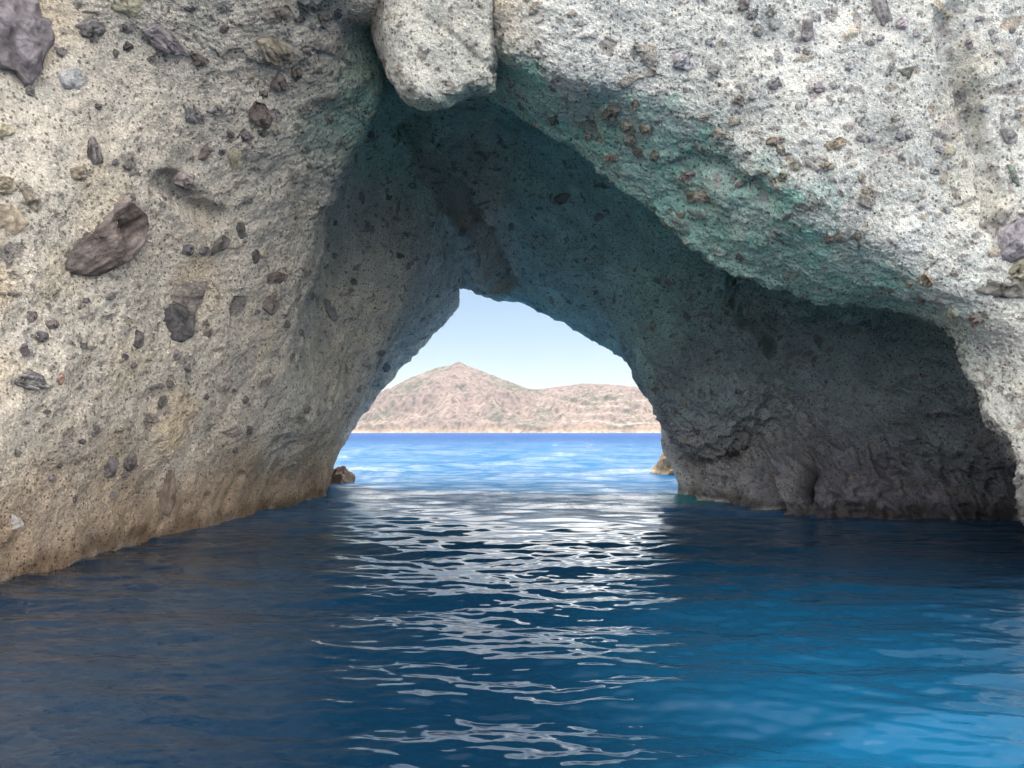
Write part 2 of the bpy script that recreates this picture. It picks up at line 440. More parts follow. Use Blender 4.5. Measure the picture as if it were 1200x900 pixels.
# teal light bounced off the water, painted along the lip, under the bright face and round the notch
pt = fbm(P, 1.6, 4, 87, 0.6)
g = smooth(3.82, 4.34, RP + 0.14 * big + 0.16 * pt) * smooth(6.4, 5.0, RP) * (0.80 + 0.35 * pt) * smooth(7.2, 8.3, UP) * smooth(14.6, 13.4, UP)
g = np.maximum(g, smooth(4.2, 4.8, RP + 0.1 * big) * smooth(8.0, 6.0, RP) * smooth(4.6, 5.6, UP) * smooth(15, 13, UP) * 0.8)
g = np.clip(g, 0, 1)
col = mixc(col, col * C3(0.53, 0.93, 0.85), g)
bed = fbm(P * np.array([1, 1, 0.28]) , 0.9, 4, 97, 0.55)
col = col * (1 + 0.13 * bed + 0.07 * fbm(P, 2.2, 3, 98))[:, None]
ochre = smooth(0.25, 0.9, fbm(P, 0.42, 3, 99)) * (1 - right) * (1 - inside)
col = mixc(col, col * C3(1.0, 0.90, 0.76), ochre * 0.8)
cream = smooth(0.45, 1.0, fbm(P, 0.8, 2, 91)) * (1 - inside) * 0.5
col = mixc(col, col * C3(1.03, 0.97, 0.84), cream)
pal = np.array([(0.23, 0.20, 0.19), (0.30, 0.27, 0.26), (0.27, 0.22, 0.18), (0.34, 0.30, 0.30), (0.20, 0.19, 0.19), (0.40, 0.34, 0.26), (0.17, 0.15, 0.15), (0.36, 0.34, 0.33)])
for c, i, amt in ((c3, i3, 0.66), (c2, i2, 0.72), (c1, i1, 0.64)):
    cc = pal[((i * 997) % 1 * 8).astype(int)]
    cc = cc * (0.60 + 0.40 * (1 - inside) + 0.25 * right * (1 - inside))[:, None] * 1.1; amt = amt * (1 - (0.6 if c is c1 else 0.1) * inside)
    col = mixc(col, cc, smooth(0.02, 0.12, c) * amt * wet)
wetb = smooth(0.46, 0.10, P[:, 2] + 0.16 * fbm(P, 1.5, 3, 94))
col = mixc(col, col * C3(0.46, 0.42, 0.38), wetb * 0.9)
# wave-washed pale line just above the sea
salt = smooth(0.16, 0.02, P[:, 2] + 0.06 * fbm(P, 5.0, 2, 96)) * smooth(-0.1, 0.5, fbm(P, 1.3, 3, 95)) * (0.4 + 0.6 * right)
col = mixc(col, C3(0.62, 0.60, 0.56), salt * (0.45 + 0.35 * right))

CAVE_P, CAVE_N, CAVE_RP = P, Nrm, RP
me = grid_mesh("rock_wall", P, NV, NU)
set_attr(me, "base_tint", np.clip(col, 0.02, 0.85))
arch = bpy.data.objects.new("sea_arch", None)
COL.objects.link(arch)
tag(arch, "huge pale pumice sea arch with dark tunnel through to open sea", "sea arch")
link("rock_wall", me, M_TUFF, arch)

# the rounded buttress hanging over the mouth
BR = [
    P_((462, 80, 16.4), (478, 95, 16.2), (498, 104, 16), (520, 104, 15.8), (548, 98, 15.8), (566, 92, 16.0), (574, 88, 16.4)),
    P_((452, 78, 15.2), (466, 104, 14.6), (490, 124, 14.0), (514, 123, 13.8), (548, 112, 13.75), (578, 105, 13.7), (581, 96, 15.2)),
    P_((444, 48, 15.0), (456, 86, 14.05), (480, 106, 13.5), (514, 107, 13.35), (550, 98, 13.3), (577, 91, 13.3), (582, 80, 14.8)),
    P_((431, -12, 15.0), (441, 5, 14.0), (466, 10, 13.3), (512, 10, 13.12), (550, 10, 13.05), (574, 10, 13.1), (579, 10, 14.6)),
    P_((412, -150, 14.8), (424, -150, 13.6), (460, -150, 12.9), (510, -150, 12.5), (550, -150, 12.4), (569, -150, 12.6), (575, -150, 14.5)),
    P_((405, -450, 14.8), (420, -450, 13.8), (455, -450, 13.2), (510, -450, 12.9), (550, -450, 12.9), (569, -450, 13.0), (575, -450, 14.5))]
BK = np.array(BR)
bu = np.array([0, 1.2, 2.3, 3.4, 4.6, 5.6, 6.4]); bv = np.array([0, 1.0, 2.0, 3.4, 6.0, 9.0])
BU = np.linspace(0, 6.4, 240); BV = np.concatenate([np.linspace(0, 3.9, 240, endpoint=False), np.linspace(3.9, 9, 60)])
G = pchip(bu, pchip(bv, BK, BV).transpose(1, 0, 2), BU).transpose(1, 0, 2)
nb, mb = G.shape[:2]
P2 = G.reshape(-1, 3).copy()
N2 = grid_normals(P2, nb, mb)
if N2[np.argmin(np.abs(np.repeat(BV, mb) - 2.5) + np.abs(np.tile(BU, nb) - 3)), 1] > 0: N2 = -N2
P2 += N2 * (0.06 * fbm(P2, 0.8, 3, 24) + 0.03 * np.clip(fbm(P2, 1.6, 3, 25, 0.55, ridged=True), -0.5, 2) + 0.03 * fbm(P2, 3.6, 3, 52) + 0.011 * fbm(P2, 17, 3, 61, 0.6))[:, None]
bx_, by_ = px_of(P2)
P2 -= N2 * (0.05 * smooth(1, 0, stroke(bx_, by_, [(500, 20), (535, 45), (562, 72), (580, 84)]) / 6))[:, None]
c2, i2 = clasts(P2, 0.27, 0.30, 202); c3, i3 = clasts(P2, 0.125, 0.45, 303)
P2 += N2 * (0.03 * np.where((i2 * 37) % 1 < 0.42, -0.7, 1) * plate(c2) + 0.015 * np.where((i3 * 37) % 1 < 0.55, -0.8, 0.8) * plate(c3))[:, None]
colb = np.repeat(C3(0.66, 0.64, 0.59), len(P2), 0)
colb = mixc(colb, C3(0.46, 0.42, 0.40), smooth(1.6, 0.5, np.tile(BU, nb) + 0.5 * fbm(P2, 1.2, 2, 83)))  # shading of the turned left side painted into the colour
colb = mixc(colb, colb * C3(0.78, 0.94, 0.88), smooth(1.9, 0.9, np.repeat(BV, mb) + 0.4 * fbm(P2, 0.9, 2, 84)))  # underside gets the painted teal water bounce too
for c, i, amt in ((c3, i3, 0.6), (c2, i2, 0.65)):
    colb = mixc(colb, pal[((i * 997) % 1 * 8).astype(int)] * 1.1, smooth(0.02, 0.12, c) * amt)
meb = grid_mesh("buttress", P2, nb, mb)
set_attr(meb, "base_tint", np.clip(colb, 0.02, 0.85))
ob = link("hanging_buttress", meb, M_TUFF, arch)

# ------------------------------------------------------------------ the sea
def water_material():
    m, nt, N, L, b = new_mat("sea_water")
    N.remove(b)
    tco = N.new("ShaderNodeTexCoord").outputs['Object']
    att = N.new("ShaderNodeAttribute"); att.attribute_name = "water_colour"
    n1 = N.new("ShaderNodeTexNoise"); n1.inputs['Scale'].default_value = 0.55; n1.inputs['Detail'].default_value = 7; n1.inputs['Roughness'].default_value = 0.62
    mp = N.new("ShaderNodeMapping"); mp.inputs['Scale'].default_value = (0.7, 1.7, 1.0)
    L.new(tco, mp.inputs[0]); L.new(mp.outputs[0], n1.inputs['Vector'])
    amp = N.new("ShaderNodeAttribute"); amp.attribute_name = "chop"
    bp = N.new("ShaderNodeBump"); bp.inputs['Strength'].default_value = 1.0
    L.new(amp.outputs['Fac'], bp.inputs['Distance'])
    n2 = N.new("ShaderNodeTexNoise"); n2.inputs['Scale'].default_value = 0.10; n2.inputs['Detail'].default_value = 5; n2.inputs['Roughness'].default_value = 0.65
    L.new(mp.outputs[0], n2.inputs['Vector'])
    hs = N.new("ShaderNodeMath"); hs.operation = 'MULTIPLY_ADD'; L.new(n2.outputs['Fac'], hs.inputs[0]); hs.inputs[1].default_value = 1.0; L.new(n1.outputs['Fac'], hs.inputs[2])
    L.new(hs.outputs[0], bp.inputs['Height'])
    body = N.new("ShaderNodeBsdfDiffuse"); L.new(att.outputs['Color'], body.inputs['Color']); L.new(bp.outputs[0], body.inputs['Normal'])
    mir = N.new("ShaderNodeBsdfGlossy"); mir.inputs['Roughness'].default_value = 0.03; L.new(bp.outputs[0], mir.inputs['Normal'])
    fr = N.new("ShaderNodeFresnel"); fr.inputs['IOR'].default_value = 1.34; L.new(bp.outputs[0], fr.inputs['Normal'])
    k = N.new("ShaderNodeMath"); k.operation = 'MULTIPLY'; k.inputs[1].default_value = 1.22; L.new(fr.outputs[0], k.inputs[0])
    cap = N.new("ShaderNodeAttribute"); cap.attribute_name = "gloss"       # choppy far water never mirrors fully
    mp2 = N.new("ShaderNodeMapping"); mp2.inputs['Scale'].default_value = (2.2, 1.0, 1.0); L.new(tco, mp2.inputs[0])
    n3 = N.new("ShaderNodeTexNoise"); n3.inputs['Scale'].default_value = 0.14; n3.inputs['Detail'].default_value = 6; n3.inputs['Roughness'].default_value = 0.82   # wind-ruffled patches
    L.new(mp2.outputs[0], n3.inputs['Vector'])
    ruf = N.new("ShaderNodeMapRange"); ruf.inputs['From Min'].default_value = 0.36; ruf.inputs['From Max'].default_value = 0.64; ruf.inputs['To Min'].default_value = 0.25; ruf.inputs['To Max'].default_value = 1.45
    L.new(n3.outputs['Fac'], ruf.inputs['Value'])
    open_w = N.new("ShaderNodeAttribute"); open_w.attribute_name = "open_sea"
    rmix = N.new("ShaderNodeMix"); rmix.data_type = 'FLOAT'; L.new(open_w.outputs['Fac'], rmix.inputs[0]); rmix.inputs[2].default_value = 1.0; L.new(ruf.outputs[0], rmix.inputs[3])
    cp = N.new("ShaderNodeMath"); cp.operation = 'MULTIPLY'; L.new(cap.outputs['Fac'], cp.inputs[0]); L.new(rmix.outputs[0], cp.inputs[1])
    mn = N.new("ShaderNodeMath"); mn.operation = 'MINIMUM'; L.new(k.outputs[0], mn.inputs[0]); L.new(cp.outputs[0], mn.inputs[1])
    mx = N.new("ShaderNodeMixShader"); L.new(mn.outputs[0], mx.inputs[0]); L.new(body.outputs[0], mx.inputs[1]); L.new(mir.outputs[0], mx.inputs[2])
    L.new(mx.outputs[0], N['Material Output'].inputs['Surface'])
    return m

def build_sea():
    rs = np.random.RandomState(3)
    # rings of water round the boat, finest where the camera looks
    f = np.radians(44)
    th = np.concatenate([np.linspace(-np.pi, -f, 40, endpoint=False), np.linspace(-f, f, 1000, endpoint=False), np.linspace(f, np.pi, 41)])
    inv = np.concatenate([np.linspace(1 / 4.2, 1 / 400., 760), 1 / np.geomspace(450, 50000, 40)])
    r = np.concatenate([np.linspace(0.3, 4.0, 14, endpoint=False), 1 / inv])
    Rg, Tg = np.meshgrid(r, th, indexing='ij')
    X, Y = (Rg * np.sin(Tg)).ravel(), (Rg * np.cos(Tg)).ravel()
    rr = Rg.ravel()
    drow = np.gradient(r); step = np.repeat(drow, len(th))
    Z = np.zeros_like(X)
    X0, Y0 = X.copy(), Y.copy()
    # gentle chop travelling through the arch towards the camera, crests roughly across the view
    n = 140
    lam = np.exp(rs.uniform(np.log(0.15), np.log(4.5), n))
    ang = rs.normal(0, 0.40, n) + np.radians(6)
    sl = 0.0215 * np.where(lam < 0.5, 1.15, 1.0) * np.where(lam > 2, 0.6, 1.0)
    for k in range(n):
        kk = 2 * np.pi / lam[k]
        kx, ky = kk * np.sin(ang[k]), kk * np.cos(ang[k])
        fade = smooth(0.42, 0.20, step / lam[k])
        ph = kx * X0 + ky * Y0 + rs.uniform(0, 6.28)
        a = sl[k] / kk * fade
        s = np.sin(ph)
        Z += a * (s + 0.18 * np.cos(2 * ph))
    PP = np.stack([X, Y, np.zeros_like(X)], 1)
    for k in range(110):
        lm = np.exp(rs.uniform(np.log(2.2), np.log(34.0))); an = rs.normal(0, 0.45) + 0.15; kk = 2 * np.pi / lm
        ph = kk * np.sin(an) * X0 + kk * np.cos(an) * Y0 + rs.uniform(0, 6.28)
        Z += 0.020 * min(1.0, (5.0 / lm) ** 0.8) / kk * smooth(0.52, 0.30, step / lm) * smooth(22, 44, Y) * (np.sin(ph) + 0.2 * np.cos(2 * ph))
    gust = 0.75 + 0.45 * fbm(PP, 0.16, 2, 5)
    open_ = smooth(22, 45, Y)
    Z *= gust * (0.85 + 0.9 * open_) * smooth(900, 150, rr)
    PP[:, 2] = Z
    me = grid_mesh("sea", PP, len(r), len(th))
    # colour of the water: deep navy under the arch, turquoise outside, sunlit glow painted in at right and near the exit
    flat = PP * np.array([1, 1, 0])
    nz = fbm(flat, 0.10, 3, 9)
    deep = C3(0.0022, 0.018, 0.042); navy = C3(0.010, 0.062, 0.20); turq = C3(0.020, 0.108, 0.235); teal = C3(0.006, 0.100, 0.215)
    c = np.repeat(deep, len(PP), 0)
    right_glow = 0.70 * smooth(-0.4, 3.4, X + 0.5 * nz) * smooth(12.5, 5.2, Y + 1.2 * nz)
    c = mixc(c, teal, right_glow)  # teal glow scattered from sunlit water, painted into the colour
    near_out = smooth(13, 25, Y + 2 * nz)
    c = mixc(c, turq, near_out)
    c = mixc(c, navy, smooth(35, 280, Y + 20 * nz))
    c = mixc(c, C3(0.012, 0.20, 0.20), 0.6 * smooth(1.6, 0.5, np.hypot(X - 5.6, (Y - 25.5) * 0.5) + 0.5 * nz))  # sunlit patch by the right rock foot, painted into the water
    set_attr(me, "water_colour", c)
    a = me.attributes.new("chop", 'FLOAT', 'POINT')
    a.data.foreach_set("value", (0.009 + 0.12 * smooth(15, 36, rr) + 0.5 * smooth(34, 170, rr)).astype(np.float32))
    a = me.attributes.new("open_sea", 'FLOAT', 'POINT')
    a.data.foreach_set("value", smooth(13, 26, Y).astype(np.float32))
    a = me.attributes.new("gloss", 'FLOAT', 'POINT')       # unresolved far chop reflects less at grazing angles
    a.data.foreach_set("value", (0.85 - 0.42 * smooth(11, 21, rr) - 0.20 * smooth(19, 31, rr) - 0.11 * smooth(50, 260, rr)).astype(np.float32))
    o = link("sea", me, water_material())
    tag(o, kind='structure')
    return o
build_sea()

# ------------------------------------------------------------------ hills across the water
def hill_material():
    m, nt, N, L, b = new_mat("dry_hillside")
    att = N.new("ShaderNodeAttribute"); att.attribute_name = "base_tint"
    tco = N.new("ShaderNodeTexCoord").outputs['Object']
    n = N.new("ShaderNodeTexNoise"); n.inputs['Scale'].default_value = 0.14; n.inputs['Detail'].default_value = 6; n.inputs['Roughness'].default_value = 0.7
    L.new(tco, n.inputs['Vector'])
    r = ramp(N, [(0.38, (0.55, 0.56, 0.52)), (0.52, (1.0, 1.0, 1.0)), (0.7, (1.2, 1.18, 1.15))])
    L.new(n.outputs['Fac'], r.inputs['Fac'])
    c = mixrgb(N, L, 'MULTIPLY', 1.0, att.outputs['Color'], r.outputs['Color'])
    L.new(c, b.inputs['Base Color']); b.inputs['Roughness'].default_value = 1.0; b.inputs['Specular IOR Level'].default_value = 0.0
    return m

HD = 1500.0
def build_hills():
    prof_px = np.array([-400, 0, 200, 330, 415, 445, 480, 510, 529, 537, 545, 565, 600, 625, 650, 685, 720, 760, 800, 900, 1100, 1600])
    prof_py = np.array([490, 480, 470, 462, 474, 461, 443, 432, 427.0, 423.5, 427.0, 434.5, 448, 456, 454, 449.5, 450.5, 455, 458, 452, 468, 488])
    nu, nv = 700, 130
    px = np.linspace(-400, 1600, nu)
    depth = np.linspace(0, 1, nv)
    hx = (px - CX) / F_PX * (HD + 260)
    top = pchip(prof_px.astype(float), (HY - prof_py)[:, None] / F_PX * (HD + 260), px)[:, 0] + EYE
    Yd = HD + np.concatenate([np.linspace(0, 300, 90), np.linspace(310, 900, 40)])
    X = np.outer(np.ones(nv), hx); Yg = np.outer(Yd, np.ones(nu))
    u = np.clip((Yg - HD) / 265.0, 0, None)
    rise = np.where(u < 1, (0.12 * smooth(0, 0.05, u) + 0.88 * u ** 1.2), 1 - 0.55 * smooth(1, 3.3, u))
    Z = rise * top[None, :]
    PP = np.stack([X, Yg, Z], -1).reshape(-1, 3)
    q = PP * np.array([1, 1, 0.6])
    env = (smooth(0, 0.25, u) * (1 - 0.95 * smooth(0.60, 0.95, u))).ravel()
    d = 17 * fbm(q, 1 / 90., 4, 15, 0.55, ridged=True) + 5 * fbm(q, 1 / 26., 3, 16)
    PP[:, 2] += d * env * 1.0
    PP[:, 2] += (1.2 * fbm(q, 1 / 9., 2, 17)) * smooth(0, 0.1, u).ravel()
    PP[:, 2] -= 0.6
    me = grid_mesh("hills", PP, nv, nu)
    n = fbm(q, 1 / 60., 3, 18); n2 = fbm(q, 1 / 14., 3, 19)
    c = np.repeat(C3(0.225, 0.170, 0.155), len(PP), 0)
    c = mixc(c, C3(0.190, 0.165, 0.140), smooth(-0.1, 0.6, n))
    c = mixc(c, C3(0.29, 0.22, 0.185), smooth(0.05, 0.5, n2) * smooth(0.75, 0.2, u).ravel())
    sc = fbm(q, 1 / 5.0, 2, 20)
    c = mixc(c, C3(0.070, 0.072, 0.055), smooth(0.22, 0.38, sc + 0.35 * n) * 0.8)
    ter = smooth(0.80, 0.97, np.sin(PP[:, 2] / 2.6 + 2.2 * n)) * smooth(20, 120, X.ravel()) * smooth(0.9, 0.5, u).ravel()
    c = mixc(c, C3(0.38, 0.31, 0.25), ter * 0.75)
    c = mixc(c, C3(0.36, 0.25, 0.175), smooth(16, 5, PP[:, 2] + 9 * n + 4 * n2) * 0.75)
    c = mixc(c, C3(0.42, 0.35, 0.28), smooth(4.5, 2.0, PP[:, 2] + 3.2 * n2 + 5 * np.maximum(n, 0)) * 0.9)
    set_attr(me, "base_tint", np.clip(c, 0.02, 0.8))
    o = link("hills", me, hill_material())
    tag(o, kind='structure')
build_hills()

# ------------------------------------------------------------------ summer haze over the strait
def haze():
    bm = bmesh.new(); bmesh.ops.create_cube(bm, size=1.0)
    me = bpy.data.meshes.new("haze"); bm.to_mesh(me); bm.free()
    m = bpy.data.materials.new("haze"); m.use_nodes = True; N = m.node_tree.nodes; N.clear()
    v = N.new("ShaderNodeVolumePrincipled"); v.inputs['Density'].default_value = 0.00008
    v.inputs['Color'].default_value = (0.86, 0.90, 1.0, 1); v.inputs['Anisotropy'].default_value = 0.2
    out = N.new("ShaderNodeOutputMaterial"); m.node_tree.links.new(v.outputs[0], out.inputs['Volume'])
    o = link("haze", me, m)
    o.scale = (102000, 102000, 260); o.location = (0, 0, 260 / 2 - 7)
    tag(o, kind='stuff')
haze()

# ------------------------------------------------------------------ rocks
def stone_material():
    m, nt, N, L, b = new_mat("lava_stone")
    tco = N.new("ShaderNodeTexCoord").outputs['Object']
    att = N.new("ShaderNodeAttribute"); att.attribute_name = "base_tint"
    n1 = N.new("ShaderNodeTexNoise"); n1.inputs['Scale'].default_value = 11; n1.inputs['Detail'].default_value = 8; n1.inputs['Roughness'].default_value = 0.78
    L.new(tco, n1.inputs['Vector'])
    r1 = ramp(N, [(0.28, (0.55, 0.54, 0.53)), (0.52, (1, 1, 1)), (0.72, (1.35, 1.33, 1.32))])
    L.new(n1.outputs['Fac'], r1.inputs['Fac'])
    L.new(mixrgb(N, L, 'MULTIPLY', 1.0, att.outputs['Color'], r1.outputs['Color']), b.inputs['Base Color'])
    b.inputs['Roughness'].default_value = 0.92; b.inputs['Specular IOR Level'].default_value = 0.15
    bp = N.new("ShaderNodeBump"); bp.inputs['Strength'].default_value = 1.0; bp.inputs['Distance'].default_value = 0.07
    L.new(n1.outputs['Fac'], bp.inputs['Height']); L.new(bp.outputs[0], b.inputs['Normal'])
    return m
M_STONE = stone_material()

_sel = np.nonzero((CAVE_RP > 2.3) & (CAVE_RP < 9.0))[0]
SP = np.concatenate([CAVE_P[_sel], P2]); SN = np.concatenate([CAVE_N[_sel], N2])
SX, SY = px_of(SP)
def surface_at(px, py):
    """the rock surface seen at a pixel: point and smoothed normal"""
    d = np.hypot(SX - px, SY - py)
    k = np.nonzero(d < 14)[0]
    if not len(k): k = np.argsort(d)[:60]
    near = k[d[k] < 5] if (d[k] < 5).any() else k
    y0 = np.percentile(SP[near, 1], 3)
    k = k[SP[k, 1] < y0 + 0.9]
    w = np.exp(-(d[k] / 6) ** 2)[:, None] + 1e-9
    n = (SN[k] * w).sum(0); n /= np.linalg.norm(n)
    return (SP[k] * w).sum(0) / w.sum(), n

def chunk_mesh(name, poly, colour, proud, seed, layered=0.0, facets=10, res=1.0):
    """angular stone: outline (x right, y up, metres) domed by intersecting planes, its back buried"""
    rs = np.random.RandomState(seed)
    poly = np.array(poly, float)
    c = poly.mean(0); q = poly - c
    R = np.linalg.norm(q, axis=1).mean()
    nth, nr = max(28, int(64 * res)), max(10, int(22 * res))
    tt = np.linspace(0, 1, nth, endpoint=False)
    cl = np.vstack([q, q[:1]]); L_ = np.concatenate([[0], np.cumsum(np.linalg.norm(np.diff(cl, axis=0), axis=1))])
    ox = np.interp(tt * L_[-1], L_, cl[:, 0]); oy = np.interp(tt * L_[-1], L_, cl[:, 1])
    ss = np.concatenate([np.linspace(0, 0.86, nr), np.linspace(0.90, 1.0, 4), [1.02]])
    X = np.outer(ss, ox); Y = np.outer(ss, oy)
    h = np.full(X.shape, 1.0)
    for k in range(facets):
        a = rs.uniform(0, 6.28)
        h = np.minimum(h, rs.uniform(0.62, 1.05) + rs.uniform(0.25, 1.0) * (np.cos(a) * X + np.sin(a) * Y) / R)
    h = np.maximum(h, 0.12)
    edge = np.clip((1 - ss) / 0.16, 0, 1) ** 0.6
    Z = 0.02 + proud * h * edge[:, None]
    Z[-1] = -0.35 * max(proud, 0.06)
    PP = np.stack([X.ravel(), Y.ravel(), Z.ravel()], 1)
    off = np.array([seed * 3.7, seed * 1.3, seed * 0.7])
    nz = fbm(PP + off, 0.9 / R, 3, seed % 9) ; nf = fbm(PP + off, 3.2 / R, 3, seed % 7)
    rg = fbm(PP + off, 1.6 / R + 2.0, 5, seed % 11, 0.62, ridged=True); a_ = min(proud, 0.10)
    crack = smooth(0.55, 1.15, fbm(PP * np.array([1, 0.5, 1]) + off, 1.3 / R + 0.6, 3, seed % 5, 0.5, ridged=True))
    PP[:, 2] += (a_ * (0.25 * nz + 0.16 * nf + 0.14 * rg) - 0.35 * a_ * crack) * np.repeat(edge > 0, nth)
    PP[:, :2] *= 1 + 0.10 * nz[:, None] * 0.5 + 0.03 * nf[:, None]
    col = np.repeat(np.array([colour], float), len(PP), 0) * (1 + 0.22 * nz + 0.18 * nf - 0.25 * crack)[:, None]  # cavity shade of the cracks painted into the colour
    if layered:
        cov = np.cov(q.T); ev, evec = np.linalg.eigh(cov); ax = np.array([evec[0, 1], evec[1, 1], 0.0])
        Pl = PP - 0.88 * (PP @ ax)[:, None] * ax
        st = fbm(Pl + off, 4.5 / R, 4, seed % 8, 0.65)
        PP[:, 2] += a_ * 0.35 * layered * st * np.repeat(edge > 0, nth); col *= (1 + 0.75 * layered * st)[:, None]
    me = bpy.data.meshes.new(name)
    n_r = len(ss)
    faces = []
    for r in range(n_r - 1):
        for t in range(nth):
            t2 = (t + 1) % nth
            if r == 0: faces.append((t, nth + t, nth + t2)) if False else faces.append((0, nth + t, nth + t2))
            else: faces.append((r * nth + t, (r + 1) * nth + t, (r + 1) * nth + t2, r * nth + t2))
    keep = np.ones(len(PP), bool); keep[1:nth] = False
    idx = np.cumsum(keep) - 1
    me.from_pydata(PP[keep].tolist(), [], [tuple(int(idx[v]) for v in f) for f in faces])
    me.polygons.foreach_set("use_smooth", np.ones(len(me.polygons), bool))
    set_attr(me, "base_tint", np.clip(col[keep], 0.03, 0.8))
    me.materials.append(M_STONE)
    return me

def frame_on(n):
    """axes on the rock: x along the camera's right, y upwards on the surface, z out of it"""
    z = Vector(n); x = Vector((1, 0, 0)); x = (x - z * x.dot(z)).normalized(); y = z.cross(x)
    return x, y, z

def set_stone(name, outline, colour, label, proud=0.1, layered=0.0, group=None, seed=1, res=1.0):
    o_ = np.array(outline, float); c = o_.mean(0)
    p, n = surface_at(*c)
    if n[1] > -0.35:
        n = n.copy(); n[1] = -0.35; n /= np.linalg.norm(n)
    x, y, z = frame_on(n)
    k = p[1] / F_PX
    # the outline measured on the picture, laid on the tilted surface
    pts = []
    for px, py in o_:
        d = np.array([(px - CX) / F_PX, 1.0, (HY - py) / F_PX])
        t = np.dot(p - np.array([0, 0, EYE]), n) / np.dot(d, n)
        w = np.array([0, 0, EYE]) + d * t - p
        l = np.array([np.dot(w, x), np.dot(w, y)])
        r = np.linalg.norm(l); lim = 2.2 * np.hypot(px - c[0], py - c[1]) * k
        pts.append(l * min(1, lim / max(r, 1e-6)))
    me = chunk_mesh(name, pts, colour, proud, seed, layered, res=res)
    o = link(name, me, None)
    o.matrix_world = Matrix(((x.x, y.x, z.x, p[0]), (x.y, y.y, z.y, p[1]), (x.z, y.z, z.z, p[2]), (0, 0, 0, 1)))
    tag(o, label, "stone", group)
    return o

def blob(px, py, w, h, ang, seed):
    rs = np.random.RandomState(seed); n = rs.randint(5, 8)
    t = np.sort((np.arange(n) + rs.uniform(-0.3, 0.3, n)) * 2 * np.pi / n)
    r = rs.uniform(0.82, 1.12, n); a = math.radians(ang)
    u, v = 0.5 * w * r * np.cos(t), 0.5 * h * r * np.sin(t)
    return [(px + U * math.cos(a) - V * math.sin(a), py + U * math.sin(a) + V * math.cos(a)) for U, V in zip(u, v)]

